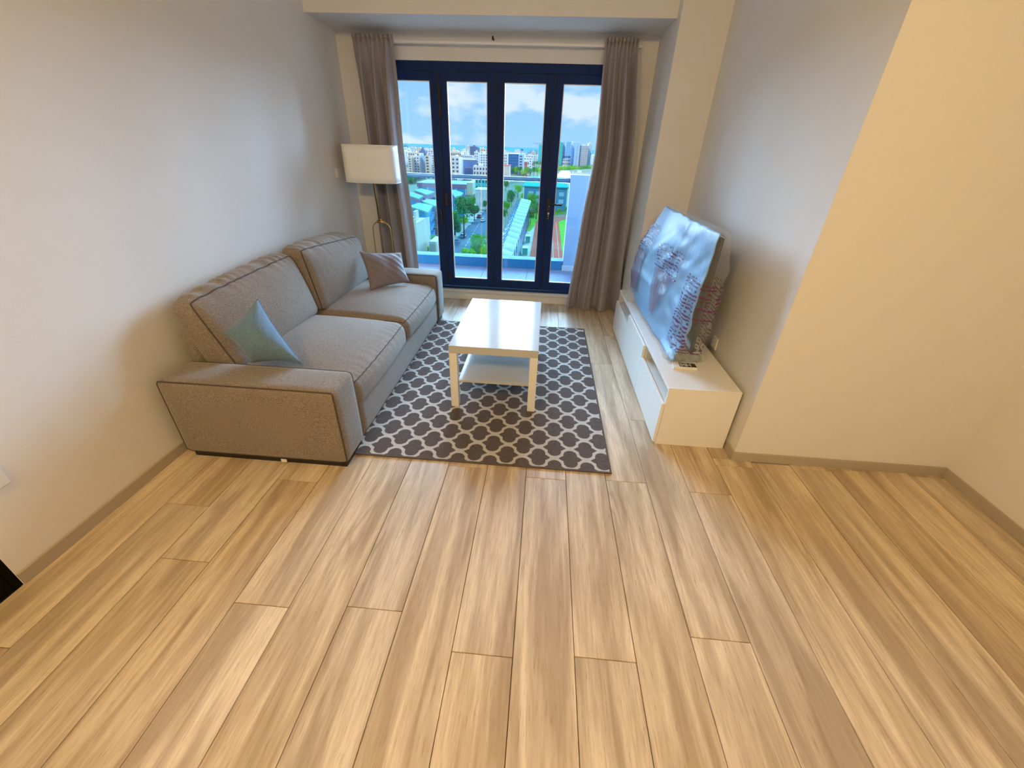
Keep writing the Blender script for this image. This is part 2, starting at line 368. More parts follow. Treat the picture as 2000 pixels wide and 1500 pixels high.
# ------------------------------------------------------------------ folding glazed door
win = thing('window_1', ((WX0+WX1)/2, YF+.05, WZ0), None, None, kind='structure')
wf = MB(); FY0, FY1 = YF+.005, YF+.10
wf.box(WX0, WX0+.05, FY0, FY1, WZ0, WZ1); wf.box(WX1-.05, WX1, FY0, FY1, WZ0, WZ1); wf.box(WX0+.05, WX1-.05, FY0, FY1, 2.062, WZ1); wf.box(WX0+.05, WX1-.05, FY0, FY1, WZ0, .142)
wf.build('outer_frame', M['frame'], win, .003)
bx = [-1.55, -1.032, -.512, .010, .548]
for i in range(4):
    a, b = bx[i]+.003, bx[i+1]-.003; s_ = .074
    l = MB(); y0, y1 = YF+.012, YF+.075; z0, z1 = .146, 2.058; gz0, gz1 = .232, 1.99
    l.box(a, a+s_, y0, y1, z0, z1); l.box(b-s_, b, y0, y1, z0, z1); l.box(a+s_, b-s_, y0, y1, gz1, z1); l.box(a+s_, b-s_, y0, y1, z0, gz0)
    leaf = l.build('door_leaf', M['frame'], win, .004)
    box('pane', M['glass'], (a+s_-.004, b-s_+.004, YF+.040, YF+.046, gz0-.004, gz1+.004), leaf)
    q = MB(); e = .006
    q.box(a+s_, a+s_+e, y0+.008, YF+.04, gz0, gz1); q.box(b-s_-e, b-s_, y0+.008, YF+.04, gz0, gz1); q.box(a+s_+e, b-s_-e, y0+.008, YF+.04, gz1-e, gz1); q.box(a+s_+e, b-s_-e, y0+.008, YF+.04, gz0, gz0+e)
    q.build('glazing_bead', M['steel'] if i == -1 else M['plastic'], leaf)
    if i in (0, 2):
        box('seal', M['gasket'], (bx[i+1]-.004, bx[i+1]+.004, YF+.004, YF+.03, .146, 2.058), win)
    if i == 3:
        box('handle_plate', M['blackm'], (.014, .046, YF-.001, YF+.012, .872, 1.075), leaf, .003)
        h = MB(); h.tube([(.030, YF+.006, 1.025), (.030, YF-.045, 1.025)], .009); h.tube([(.024, YF-.045, 1.025), (.155, YF-.045, 1.022)], .0095); h.build('lever', M['blackm'], leaf, smooth=False)
        h = MB(); h.tube([(.030, YF-.006, .935), (.030, YF+.002, .935)], .009, 12); h.box(.0285, .0315, YF-.006, YF+.001, .905, .93); h.tube([(.03, YF-.004, .89), (.03, YF+.001, .89)], .0035); h.tube([(.03, YF-.004, 1.0), (.03, YF+.001, 1.0)], .0035); h.build('keyhole', M['steel'], leaf)
box('seal', M['gasket'], (bx[2]-.004, bx[2]+.004, YF+.004, YF+.03, .146, 2.058), win)
h = MB(); h.box(-1.020, -.986, YF-.010, YF+.012, .96, 1.085); h.tube([(-1.030, YF-.004, .955), (-1.030, YF-.004, 1.09)], .007); h.build('hinge', M['gasket'], win, .002)
h = MB(); h.box(-1.030, -1.012, YF-.006, YF+.012, 1.72, 1.95); h.build('hinge', M['gasket'], win, .002)
h = MB(); h.box(-1.020, -.995, YF-.006, YF+.012, .20, .29); h.build('hinge', M['gasket'], win, .002)
h = MB()
def pull(u, v): 
    a = 2*math.pi*u; return Vector((-1.062+.017*math.cos(a)*(1-v*.4), YF+.012-.018*math.sin(v*math.pi/2), .855+.085*math.sin(a)*(1-v*.25)))
g = h.grid(pull, 20, 4, True); h.b.faces.new([r_[-1] for r_ in g]); h.build('pull_handle', M['blackm'], win, smooth=True)

# ------------------------------------------------------------------ balcony
BF = 5.865
bf = struct(box('balcony_floor', M['joint'], (-3.2, 1.6, YF+.2, 6.05, -.25, -.012)))
for i in range(8):
    for j in range(3):
        x0 = -3.2+.6*i; y0 = YF+.2+.6*j; x1, y1 = min(x0+.6, 1.6), min(y0+.6, BF)
        if y1-y0 > .02 and x1-x0 > .02: box('tile', M['tile'], (x0+.002, x1-.002, y0+.002, y1-.002, -.012, 0), bf, .001)
kb = struct(box('balcony_kerb', M['joint'], (-3.2, .292, BF+.012, 6.05, -.012, .128)))
for i in range(6):
    x0 = -3.2+.6*i; box('kerb_tile', M['kerb'], (x0+.0015, min(x0+.6, .292)-.0015, BF, BF+.012, 0, .128), kb, .001)
pw = struct(box('wall_balcony', M['para'], (.292, 1.6, BF-.01, 6.05, 0, 1.215)))
box('skirting', M['bgrey'], (.282, 1.6, BF-.022, BF-.01, 0, .075), pw)
struct(box('wall_balcony_left', M['para'], (-3.3, -3.2, YF+.2, 6.05, -.2, 2.78)))
rl = thing('balcony_railing', (-1.45, 5.94, .128), 'grey-teal handrail with tinted glass along the balcony edge', 'railing')
m_ = MB(); m_.tube([(-3.2, 5.91, 1.140), (.292, 5.91, 1.143)], .026, 12); m_.build('handrail', M['rail'], rl, smooth=True)
for i in range(3):
    x0 = -3.18+1.16*i; box('glass_panel', M['bglass'], (x0, x0+1.14, 5.905, 5.915, .128, 1.116), rl)

# ------------------------------------------------------------------ curtains
tr_ = thing('curtain_track', (-.5, 4.345, 2.24), 'white curtain track above the glazed door', 'curtain rail')
box('rail', M['plastic'], (-1.74, .70, 4.325, 4.36, 2.232, 2.252), tr_, .002)
m_ = MB(); m_.tube([(-.53, 4.40, 2.275), (-.53, 4.33, 2.285), (-.53, 4.32, 2.265)], .006); m_.build('hook', M['leg'], tr_)
for bx_ in (-1.5, -.535, .45): box('bracket', M['plastic'], (bx_, bx_+.01, 4.345, 4.41, 2.252, 2.262), tr_)
def curtain(label, zs, lefts, rights, phase, flip):
    def itp(z, tab):
        for (za, a), (zb, b) in zip(tab, tab[1:]):
            if za >= z >= zb:
                t = (za-z)/(za-zb); t = t*t*(3-2*t)*.5+t*.5; return a+(b-a)*t
        return tab[-1][1]
    root = thing('curtain', ((lefts[-1][1]+rights[-1][1])/2, 4.30, .0), label, 'curtain', 'taupe curtains')
    ztop, zbot = zs
    def f(u, v):
        z = ztop+(zbot-ztop)*v; xl, xr = itp(z, lefts), itp(z, rights)
        top = math.exp(-v*9.0); pinch = math.exp(-((v-.045)/.03)**2)
        big = math.sin(2*math.pi*(3.1*u+phase)+.5*math.sin(3*v+phase*5)); big = big*(1-.25*abs(big))
        sec = math.sin(2*math.pi*(6.3*u+.3+phase*2)+1.2*v); fine = math.sin(2*math.pi*(9*u+phase))
        y = 4.280 + (1-top)*(.080*big+.016*sec) + top*(.020*fine) - .012*pinch*fine
        y = min(y, 4.385)
        x = xl+(xr-xl)*(u+.012*math.sin(2*math.pi*7.2*u+phase)*(1-top)*1.0)
        if v > .985: y -= .004
        return Vector((x, y, z))
    m_ = MB(); m_.grid(f, 190, 60); o = m_.build('drape', M['curt'], root, smooth=True)
    md = o.modifiers.new('thick', 'SOLIDIFY'); md.thickness = .003
    m2 = MB()
    m2.tube([f(i/120, 1.0)+Vector((0, -.002, .004)) for i in range(121)], .0042, 6); m2.build('hem', M['curt'], root, smooth=True)
    m3 = MB(); m3.grid(lambda u, v: f(u, v*.012)+Vector((0, -.006, .012-.0*v)), 120, 3); o3 = m3.build('heading_tape', M['curt'], root, smooth=True)
    md = o3.modifiers.new('thick', 'SOLIDIFY'); md.thickness = .004
    return root
curtain('taupe curtain hanging left of the glazed door behind the floor lamp', (2.268, .012), [(2.27, -1.715), (1.5, -1.70), (0, -1.70)], [(2.27, -1.365), (1.5, -1.375), (.6, -1.335), (0, -1.32)], .12, 1)
curtain('taupe curtain hanging right of the glazed door, its hem spread on the floor', (2.272, .008), [(2.28, .392), (1.5, .405), (.8, .345), (0, .285)], [(2.28, .655), (1.5, .735), (.8, .79), (0, .838)], .62, -1)

# ------------------------------------------------------------------ soft furniture helpers
def soft_map(cor, r, bul, wr=None):
    """cor[ix][iy][iz]: eight corners; returns f(p) with p in [-1,1]^3 on the cube's surface"""
    hx = (cor[1][0][0]-cor[0][0][0]).length/2; hy = (cor[0][1][0]-cor[0][0][0]).length/2; hz = (cor[0][0][1]-cor[0][0][0]).length/2
    hh = (hx, hy, hz)
    def f(p):
        Q = [p[i]*hh[i] for i in range(3)]; inn = [max(-(hh[i]-r), min(hh[i]-r, Q[i])) for i in range(3)]
        d = Vector([Q[i]-inn[i] for i in range(3)])
        if d.length > 1e-9: d = d.normalized()*r
        q = [(inn[i]+d[i])/hh[i] for i in range(3)]
        o = list(q)
        for i in range(3):
            j, k = (i+1) % 3, (i+2) % 3
            b = bul[i][0 if q[i] < 0 else 1]
            o[i] += b/hh[i]*abs(q[i])**3*(1 if q[i] > 0 else -1)*max(0, 1-q[j]**2)**.8*max(0, 1-q[k]**2)**.8
        if wr:
            w = wr(q)
            for i in range(3): o[i] += w[i]/hh[i]
        a, b, c = [(v+1)/2 for v in o]
        L = lambda A, B, t: A*(1-t)+B*t
        return L(L(L(cor[0][0][0], cor[1][0][0], a), L(cor[0][1][0], cor[1][1][0], a), b), L(L(cor[0][0][1], cor[1][0][1], a), L(cor[0][1][1], cor[1][1][1], a), b), c)
    return f
def softbox(name, cor, m, parent, r=.04, bul=((0, 0), (0, 0), (0, 0)), n=(16, 24, 16), wr=None):
    f = soft_map(cor, r, bul, wr); mb = MB()
    cs = [[-1+2*(.5-.5*math.cos(math.pi*i/k))*.35+ (2*i/k)*.65 for i in range(k+1)] for k in n]
    cs = [[max(-1, min(1, c)) for c in l] for l in cs]
    for ax in range(3):
        j, k = (ax+1) % 3, (ax+2) % 3
        for s_ in (-1, 1):
            def g(u, v):
                p = [0, 0, 0]; p[ax] = s_; p[j] = cs[j][round(u*n[j])]; p[k] = cs[k][round(v*n[k])]; return f(p)
            mb.grid(g, n[j], n[k])
    return mb.build(name, m, parent, smooth=True, weld=1e-5), f
def corners(x0, x1, y0, y1, z0, z1): return [[[Vector((x, y, z)) for z in (z0, z1)] for y in (y0, y1)] for x in (x0, x1)]
def loop(f, ax, s_, e=.0, n=26, only=None):
    """seam running round face ax=s_ of a soft box"""
    j, k = (ax+1) % 3, (ax+2) % 3; pts = []
    for side in range(4):
        for i in range(n):
            t = -1+2*i/n; p = [0, 0, 0]; p[ax] = s_*(1-e)
            p[j], p[k] = ((t, -1), (1, t), (-t, 1), (-1, -t))[side]
            pts.append(f(p))
    return pts

# ------------------------------------------------------------------ sofa
SY0, SY1, SXF, SXB = 1.567, 3.845, -.948, -1.845
sofa = thing('sofa', (-1.4, 2.7, 0), 'grey-brown two-seat fabric sofa with broad low arms against the left wall', 'sofa')
for (a, b, side) in ((SY0, 1.80, 0), (3.615, SY1, 1)):
    arm, f = softbox('armrest', corners(SXB, SXF, a, b, .034, .475), M['sofa'], sofa, .028, ((0, .006), (.004, .004), (0, .006)), (20, 8, 14))
    for s_ in (-1, 1): MB().tube(loop(f, 1, s_, .02), .0042, 6, True).build('piping', M['pipe'] if (s_ < 0) == (side == 0) or True else M['sofa'], arm, smooth=True)
softbox('base', corners(-1.83, -.958, 1.798, 3.617, .036, .225), M['sofa'], sofa, .012, n=(8, 16, 6))
softbox('back_frame', corners(-1.862, -1.775, 1.802, 3.613, .10, .625), M['sofa'], sofa, .03, ((0, 0), (0, 0), (0, .004)), (6, 24, 10))
def swr(q):
    e = math.exp(-((1-q[0])/.05)) if q[2] < .8 else math.exp(-(1-q[0])/.12)
    return (0, 0, .0035*math.sin(q[1]*46+2*math.sin(q[1]*9))*math.exp(-(1-q[0])/.12)*(q[2] > 0))
for (a, b) in ((1.803, 2.706), (2.712, 3.612)):
    cor = [[[Vector((-1.80, a, .225)), Vector((-1.80, a, .415))], [Vector((-1.80, b, .225)), Vector((-1.80, b, .415))]], [[Vector((-.955, a, .212)), Vector((-.962, a, .392))], [Vector((-.955, b, .212)), Vector((-.962, b, .392))]]]
    cu, f = softbox('seat_cushion', cor, M['sofa'], sofa, .062, ((0, .028), (0, 0), (0, .058)), (34, 60, 14), swr)
    pts = [f([1, -1+2*i/50, .93]) for i in range(51)]
    MB().tube([f([.6+.4*i/8, -1, .9]) for i in range(8)]+pts+[f([1-.4*i/8, 1, .9]) for i in range(1, 9)], .0034, 6).build('piping', M['pipe'], cu, smooth=True)
def bwr(q):
    w = .006*math.sin(q[1]*38+3*math.sin(q[1]*7+1)+q[2]*5)*math.exp(-(1-q[2])/.16)*(.3+.7*abs(math.sin(q[1]*3.1)))
    return (w, 0, w*.8) if q[0] > .2 else (0, 0, w*.9)
V = Vector
back = [((1.812, 2.716), dict(rb=(-1.775, .42), fb=(-1.575, .41), rt0=(-1.868, .775), rt1=(-1.868, .825), ft0=(-1.740, .800), ft1=(-1.695, .842))),
        ((2.722, 3.60), dict(rb=(-1.775, .42), fb=(-1.560, .41), rt0=(-1.800, .865), rt1=(-1.83, .83), ft0=(-1.640, .865), ft1=(-1.600, .800)))]
for (a, b), k in back:
    cor = [[[V((k['rb'][0], a, k['rb'][1])), V((k['rt0'][0], a, k['rt0'][1]))], [V((k['rb'][0], b, k['rb'][1])), V((k['rt1'][0], b, k['rt1'][1]))]],
           [[V((k['fb'][0], a, k['fb'][1])), V((k['ft0'][0], a, k['ft0'][1]))], [V((k['fb'][0], b, k['fb'][1])), V((k['ft1'][0], b, k['ft1'][1]))]]]
    cu, f = softbox('back_cushion', cor, M['sofa'], sofa, .055, ((0, .070), (.016, .016), (0, .020)), (14, 64, 40), bwr)
    MB().tube(loop(f, 0, 1, .04, 30), .0045, 6, True).build('piping', M['pipe'], cu, smooth=True)
pl = MB(); 
for (a, b) in ((SY0+.02, 1.79), (3.63, SY1-.02)): pl.box(SXB+.03, SXF-.02, a, b, 0, .036)
pl.box(-1.80, -.99, 1.79, 3.63, .012, .038); pl.build('plinth', M['leg'], sofa)
MB().box(-1.315, -1.285, SY0-.002, SY0+.002, .018, .036).build('care_tag', M['tagw'], sofa)

# ------------------------------------------------------------------ throw pillows
def pillow(name, label, cs4, T, m, seed):
    A, B, Cc, D = [Vector(c) for c in cs4]; nrm = (Cc-A).cross(D-B).normalized(); cen = (A+B+Cc+D)/4
    root = thing(name, cen-Vector((0, 0, .0)), label, 'pillow', 'throw pillows on the sofa')
    rr = random.Random(seed); ph = rr.random()*6
    def S(u, v, s_):
        a, b = u*2-1, v*2-1
        pin = lambda t: 1-.09*(1-t*t)
        a2, b2 = a*pin(b), b*pin(a); x, y = (a2+1)/2, (b2+1)/2
        p = (A*(1-x)+B*x)*(1-y)+(D*(1-x)+Cc*x)*y
        th = T*(max(0, (1-a**4))*max(0, (1-b**4)))**.5*(.55+.45*(1-a*a)*(1-b*b))
        e = max(abs(a), abs(b)); w = .0035*math.sin(14*(a-b)+ph)*math.exp(-(1-e)/.35)*(1-e**8)+.004*math.sin(6*a+4*b*b+ph)*(1-e)
        return p+nrm*s_*(th+w*(e < .99))
    mb = MB(); n = 34
    for s_ in (1, -1): mb.grid(lambda u, v: S(u, v, s_), n, n)
    o = mb.build('cover', m, root, smooth=True, weld=2e-4)
    pts = [S(i/n, 0, 0) for i in range(n)]+[S(1, i/n, 0) for i in range(n)]+[S(1-i/n, 1, 0) for i in range(n)]+[S(0, 1-i/n, 0) for i in range(n)]
    MB().tube(pts, .003, 6, True).build('seam', m, root, smooth=True)
    return root
pillow('throw_pillow', 'blue-grey pillow leaning at the near arm of the sofa', [(-1.500, 1.99, .765), (-1.225, 1.815, .485), (-1.49, 1.79, .487), (-1.56, 1.765, .66)], .105, M['teal'], 3)
pillow('throw_pillow', 'grey-mauve satin pillow leaning against the far arm of the sofa', [(-1.515, 3.36, .715), (-1.235, 3.575, .675), (-1.150, 3.46, .455), (-1.375, 3.14, .46)], .055, M['mauve'], 5)

# ------------------------------------------------------------------ rug
rug = MB().box(RX0, RX1, RY0, RY1, 0.001, .009).build('rug', M['rug'], None, .002)
tag(rug, 'brown and white trellis-patterned rug under the coffee table', 'rug')

# ------------------------------------------------------------------ coffee table
TX, TY, TW, TL = -.536, 2.22, .55, .90
ct = thing('coffee_table', (TX+TW/2, TY+TL/2, .009), 'white rectangular coffee table with a lower shelf on the rug', 'coffee table')
box('tabletop', M['whiteg'], (TX, TX+TW, TY, TY+TL, .400, .450), ct, .0018)
for x in (TX, TX+TW-.05):
    for y in (TY, TY+TL-.05): box('leg', M['white'], (x+.0005, x+.0495, y+.0005, y+.0495, .009, .3995), ct, .0015)
box('shelf', M['whiteg'], (TX+.05, TX+TW-.05, TY+.012, TY+TL-.012, .192, .207), ct, .001)

# ------------------------------------------------------------------ television bench
bn = thing('television_bench', (.94, 2.885, 0), 'long low white television bench along the right wall', 'tv bench')
X0, X1, Y0_, Y1_, HT = .743, 1.136, 1.985, 3.785, .385
box('top_panel', M['white'], (X0-.001, X1, Y0_, Y1_, HT-.018, HT), bn, .001)
box('bottom_panel', M['white'], (X0, X1, Y0_+.016, Y1_-.016, .004, .02), bn)
for y in (Y0_, Y1_-.016): box('side_panel', M['white'], (X0, X1, y, y+.016, .0, HT-.018), bn, .0008)
for y in (2.577, 3.177): box('divider', M['white'], (X0, X1-.01, y, y+.016, .02, HT-.018), bn)
box('back_panel', M['white'], (X1-.006, X1-.001, Y0_+.016, Y1_-.016, .02, HT-.018), bn)
for a, b in ((Y0_+.016, 2.577), (3.193, Y1_-.016)):
    box('inner_shelf', M['white'], (X0+.004, X1-.01, a, b, .262, .276), bn)
for a, b, zt in ((Y0_+.001, 2.583, .281), (3.187, Y1_-.001, .281), (2.586, 3.184, .364)):
    box('drawer_front' if zt < .3 else 'door', M['white'], (X0-.018, X0-.001, a, b, .012, zt), bn, .0012)

# ------------------------------------------------------------------ television in its wrapping
tv = thing('wrapped_television', (.95, 2.86, HT), 'flat television in blue foam and printed clear film on the bench', 'television')
b_ = MB(); b_.box(.925, .945, 2.30, 3.42, .455, 1.125); b_.box(.945, .975, 2.45, 3.27, .50, .95); b_.build('case', M['tvb'], tv, .004)
box('screen', mat('screen_glass', (.008, .008, .012), .12, var=.1), (.9225, .925, 2.312, 3.408, .475, 1.113), tv)
for y in (2.50, 3.20):
    m_ = MB(); m_.tube([(.94, y, .47), (.85, y, .392)], .008); m_.tube([(.94, y, .47), (1.04, y, .392)], .008); m_.build('foot', M['tvb'], tv)
import functools
def noise2(a, b):
    return math.sin(a*7.1+b*3.3+2*math.sin(b*2.3))+.6*math.sin(a*13.3-b*9.7+1.3+1.5*math.sin(a*4.1+b*3))+.35*math.sin(a*23+b*29+.4+2*math.sin(b*7-a*5))
def lerp(a, b, t): return a+(b-a)*t
def tab(z, T):
    for (za, a), (zb, b) in zip(T, T[1:]):
        if za >= z >= zb: return a+(b-a)*(za-z)/(za-zb)
    return T[-1][1]
FT_FAR = [(1.16, .895), (1.10, .880), (.9, .80), (.66, .755), (.50, .765), (.39, .80)]
FT_NEAR = [(1.16, .905), (1.10, .895), (.9, .885), (.66, .872), (.50, .855), (.39, .815)]
def ybend(s_, z):            # outline of the wrapping along the bench: s_ in 0..1 near to far
    near = tab(z, [(1.16, 2.285), (.9, 2.285), (.6, 2.285), (.46, 2.30), (.39, 2.285)]); far = tab(z, [(1.16, 3.425), (1.05, 3.45), (.8, 3.50), (.5, 3.47), (.39, 3.42)])
    return lerp(near, far, s_)
def front(s_, z):
    y = ybend(s_, z); x = lerp(tab(z, FT_NEAR), tab(z, FT_FAR), s_)
    # folds that fan out of the lower near corner and the upper middle
    ang = math.atan2(z-.40, (y-2.28)+.05); r_ = math.hypot(z-.40, y-2.28)
    w = .008*math.sin(ang*17+2*math.sin(r_*5)+1.5*math.sin(z*9))*math.exp(-r_*1.7)+.0045*noise2(y*1.1+z*.7, z*1.3-y*.5)+.006*abs(math.sin((y*1.0+z*.62)*11+1.7*math.sin(z*6)))**6*math.exp(-((z-.92)/.16)**2)+.010*math.exp(-((y-2.75-(1.1-z)*.25)/.03)**2)*(z > .85)
    return Vector((x-w-.004, y, z))
def foam(u, v):
    zt = 1.145
    if v < 1.1:
        z = zt-(zt-.405)*(v/.9); p = front(u, z); 
        p.x += .010; return p
    return Vector()
m_ = MB()
def foamf(u, v):
    if v < .10:                                   # turn over the top edge
        t = v/.10; y = ybend(u, 1.15); return Vector((lerp(.945, .905, t), y, 1.13+.018*math.sin(t*math.pi*.6)+.003*math.sin(u*40)))
    return foam(u, (v-.10)/.9*.9)
m_.grid(foamf, 110, 70); o = m_.build('foam_sheet', M['foam'], tv, smooth=True); md = o.modifiers.new('t', 'SOLIDIFY'); md.thickness = .0025
# clear film: one closed loop round the television
def film(u, v):
    # u round the section (front bottom -> front top -> back top -> back bottom), v along the bench
    s_ = v; e = min(v, 1-v)
    if u < .45:
        z = lerp(.392, 1.150, u/.45); p = front(s_, z); p.x -= .005
    elif u < .55:
        t = (u-.45)/.10; a = math.pi*t; p = Vector((lerp(.893, .96, (1-math.cos(a))/2), ybend(s_, 1.15), 1.150+.016*math.sin(a)))
    else:
        t = (u-.55)/.45; z = lerp(1.150, .392, t); xb = tab(z, [(1.16, .955), (1.10, .978), (.98, 1.003), (.6, 1.0), (.46, .995), (.39, .98)])
        p = Vector((xb+.004*noise2(s_*5, z*6), ybend(s_, z), z))
    if v < .03 or v > .97:                         # rounded ends
        p.y += 0
    return p
m_ = MB(); NU, NV = 120, 90
g = m_.grid(film, NU, NV, False)
o = m_.build('plastic_film', M['film'], tv, smooth=True)
def endcap(s_, dy, name):
    mb = MB()
    def f(u, v):
        z = lerp(.392, 1.150, v); a = film(.45*v, s_); b = film(.55+.45*(1-v), s_)
        p = a.lerp(b, u); bul = math.sin(math.pi*u)**.6*(.3+.7*math.sin(math.pi*min(1, v*1.05))**.5)
        p.y += dy*bul + .004*noise2(u*3, z*5)*math.sin(math.pi*u); 
        if v > .999: p.z += .016*math.sin(math.pi*u)
        return p
    mb.grid(f, 16, 60); return mb.build(name, M['film'], tv, smooth=True)
endcap(0.0, -.022, 'plastic_film_end'); endcap(1.0, .04, 'plastic_film_end')
def ruffle(c, rx, ry, rz, seed):
    rr = random.Random(seed); mb = MB(); ph = [rr.random()*6 for _ in range(6)]
    def f(u, v):
        a = 2*math.pi*u; t = math.pi*v; k = 1+.22*math.sin(5*a+ph[0])+.15*math.sin(9*a+7*v+ph[1])+.10*math.sin(17*a+ph[2])
        return Vector((c[0]+rx*k*math.sin(t)*math.cos(a), c[1]+ry*k*math.sin(t)*math.sin(a), max(HT+.002, c[2]-rz*math.cos(t)*(1+.2*math.sin(4*a+ph[3])))))
    mb.grid(f, 60, 24, True); return mb.build('film_ruffle', M['film'], tv, smooth=True, weld=1e-5)
ruffle((.86, 2.33, .415), .060, .035, .032, 1); ruffle((.93, 2.33, .42), .085, .032, .036, 2); ruffle((.785, 3.44, .43), .050, .05, .05, 4); ruffle((.99, 2.34, .41), .05, .03, .022, 9)

# small boxed remote in front of the television
bxr = thing('small_box', (.895, 2.262, HT), 'small white box with a black lettered label on the bench before the television', 'box')
o = MB().prism([(.825, 2.222), (.964, 2.222), (.964, 2.282), (.830, 2.286)], HT+.0005, HT+.017).build('carton', M['plastic'], bxr, .001)
MB().prism([(.862, 2.229), (.961, 2.229), (.961, 2.276), (.866, 2.279)], HT+.0168, HT+.0176).build('black_label', M['blackm'], bxr)
fc = bpy.data.curves.new('lettering', 'FONT'); fc.body = 'IXIH'; fc.size = .044; fc.extrude = .0003; fc.space_character = .75; fc.offset = .0008
fo = bpy.data.objects.new('tmp', fc); C.objects.link(fo); dg = bpy.context.evaluated_depsgraph_get(); me = bpy.data.meshes.new_from_object(fo.evaluated_get(dg)); bpy.data.objects.remove(fo)
me.name = 'lettering'; me.materials.clear(); me.materials.append(M['tagw']); lo = bpy.data.objects.new('lettering', me); C.objects.link(lo); lo.parent = bxr; lo.location = Vector((.866, 2.237, HT+.0180))-bxr.location

# ------------------------------------------------------------------ floor lamp
LX, LY = -1.573, 4.06
lamp = thing('floor_lamp', (LX, LY, 0), 'brass floor lamp with a wide white shade in the far left corner', 'lamp')
def shade(u, v, grow=0):
    a = 2*math.pi*u; ex = .5; c, s_ = math.cos(a), math.sin(a); k = 1-.015*v
    return Vector((LX-.018+(.236-grow)*k*abs(c)**ex*(1 if c > 0 else -1), LY+(.13-grow)*k*abs(s_)**ex*(1 if s_ > 0 else -1), 1.186+.292*v))
m_ = MB(); m_.grid(lambda u, v: shade(u, v), 96, 6, True); o = m_.build('lamp_shade', M['shade'], lamp, smooth=True); md = o.modifiers.new('t', 'SOLIDIFY'); md.thickness = .003
m_ = MB(); m_.tube([shade(i/96, 0) for i in range(96)], .003, 6, True); m_.build('shade_rim', M['shade'], o, smooth=True)
m_ = MB(); m_.tube([shade(i/96, 1) for i in range(96)], .003, 6, True); m_.build('shade_rim', M['shade'], o, smooth=True)
m_ = MB(); m_.tube([(LX-.03, LY, 1.44), (LX, LY, .845)], .0062, 10); m_.build('pole', M['brass'], lamp, smooth=True)
m_ = MB(); m_.tube([(LX-.035, LY-.006, 1.44), (LX-.014, LY-.006, .87)], .003, 8); m_.build('cord', M['leg'], lamp, smooth=True)
m_ = MB(); m_.tube([(LX-.034, LY, .842), (LX+.034, LY, .842)], .014, 12); m_.tube([(LX-.02, LY, .862), (LX+.02, LY, .862)], .008, 8); m_.build('knuckle', M['brass'], lamp, smooth=True)
ar = [(LX-.088, LY, .02)]+[(LX-.088, LY, z) for z in (.3, .6, .76)]
for i in range(1, 12): 
    a = math.pi*(1-i/12); ar.append((LX+.088*math.cos(a), LY, .77+.075*math.sin(a)))
ar += [(LX+.088, LY, z) for z in (.76, .6, .3, .02)]
m_ = MB(); m_.tube(ar, .0055, 8); m_.build('arched_frame', M['brass'], lamp, smooth=True)
m_ = MB(); m_.tube([(LX+.14*math.cos(t), LY+.14*math.sin(t), .008) for t in [2*math.pi*i/40 for i in range(40)]], .008, 8, True); m_.tube([(LX-.135, LY, .012), (LX+.135, LY, .012)], .008); m_.build('base_ring', M['brass'], lamp, smooth=True)
m_ = MB(); m_.tube([(LX-.03, LY, 1.40), (LX-.03, LY, 1.455)], .014, 10); m_.box(LX-.25, LX+.21, LY-.002, LY+.002, 1.452, 1.456); m_.build('shade_carrier', M['brass'], lamp)

# ------------------------------------------------------------------ wall fittings
def plate(name, label, cat, x, y0, y1, z0, z1, side, rock):
    t = thing(name, (x, (y0+y1)/2, z0), label, cat); d = .010*side
    box('plate', M['plastic'], (min(x, x+d), max(x, x+d), y0, y1, z0, z1), t, .003)
    if rock: box('rocker', M['plastic'], (min(x+d, x+d*1.5), max(x+d, x+d*1.5), y0+.018, y1-.018, z0+.015, z1-.015), t, .002)
    else:
        m_ = MB(); yc, zc = (y0+y1)/2, (z0+z1)/2; m_.tube([(x+d*.95, yc, zc), (x+d*1.1, yc, zc)], .022, 20); m_.build('socket_face', M['white'], t)
        m_ = MB(); m_.tube([(x+d*1.1, yc-.008, zc), (x+d*1.18, yc-.008, zc)], .003); m_.tube([(x+d*1.1, yc+.008, zc), (x+d*1.18, yc+.008, zc)], .003); m_.build('socket_hole', M['leg'], t)
    return t
plate('light_switch', 'white light switch on the left wall beside the lamp shade', 'switch', XL, 3.985, 4.06, 1.215, 1.29, 1, True)
plate('wall_socket', 'white socket on the left wall at the photo\'s left edge', 'socket', XL, .885, .966, .385, .466, 1, False)
plate('wall_socket', 'white socket low on the right wall behind the television bench', 'socket', XC+.0095, 2.50, 2.575, .40, .475, -1, False)

# ------------------------------------------------------------------ the town below
GZ = -32
struct(box('ground', M['ground'], (-2600, 1600, 40, 3300, GZ-1, GZ)))
struct(box('sea', M['sea'], (-9000, 9000, 3300, 15000, GZ-2, GZ-.5)))
def patch(name, m, pts, z, label, cat, kind=None, h=.15, zb=GZ):
    pts = [(p[0], p[1]) for p in pts]
    ar_ = sum(pts[i][0]*pts[(i+1) % len(pts)][1]-pts[(i+1) % len(pts)][0]*pts[i][1] for i in range(len(pts)))
    if ar_ < 0: pts = pts[::-1]
    o = MB().prism(pts, zb, z+h).build(name, m); tag(o, label, cat, kind=kind); return o
rd = patch('road', M['road'], [(-34, 100), (-19.5, 100), (-33.4, 286), (-38, 400), (-43, 400), (-37.5, 286)], GZ, None, None, 'structure')
patch('pavement', M['pave'], [(-42, 100), (-34.2, 100), (-37.8, 286), (-48, 290)], GZ, None, None, 'structure')
dm = MB()
for i in range(30):
    y = 110+i*6; x = -27-(y-110)*.052; dm.box(x-.12, x+.12, y, y+3, GZ+.16, GZ+.2)
dm.build('lane_markings', M['line'], rd)['kind'] = 'stuff'
shb = MB()
for i in range(9):
    y = 205+i*9; shb.box(-41, -35.5, y, y+3.2, GZ+.16, GZ+.24)
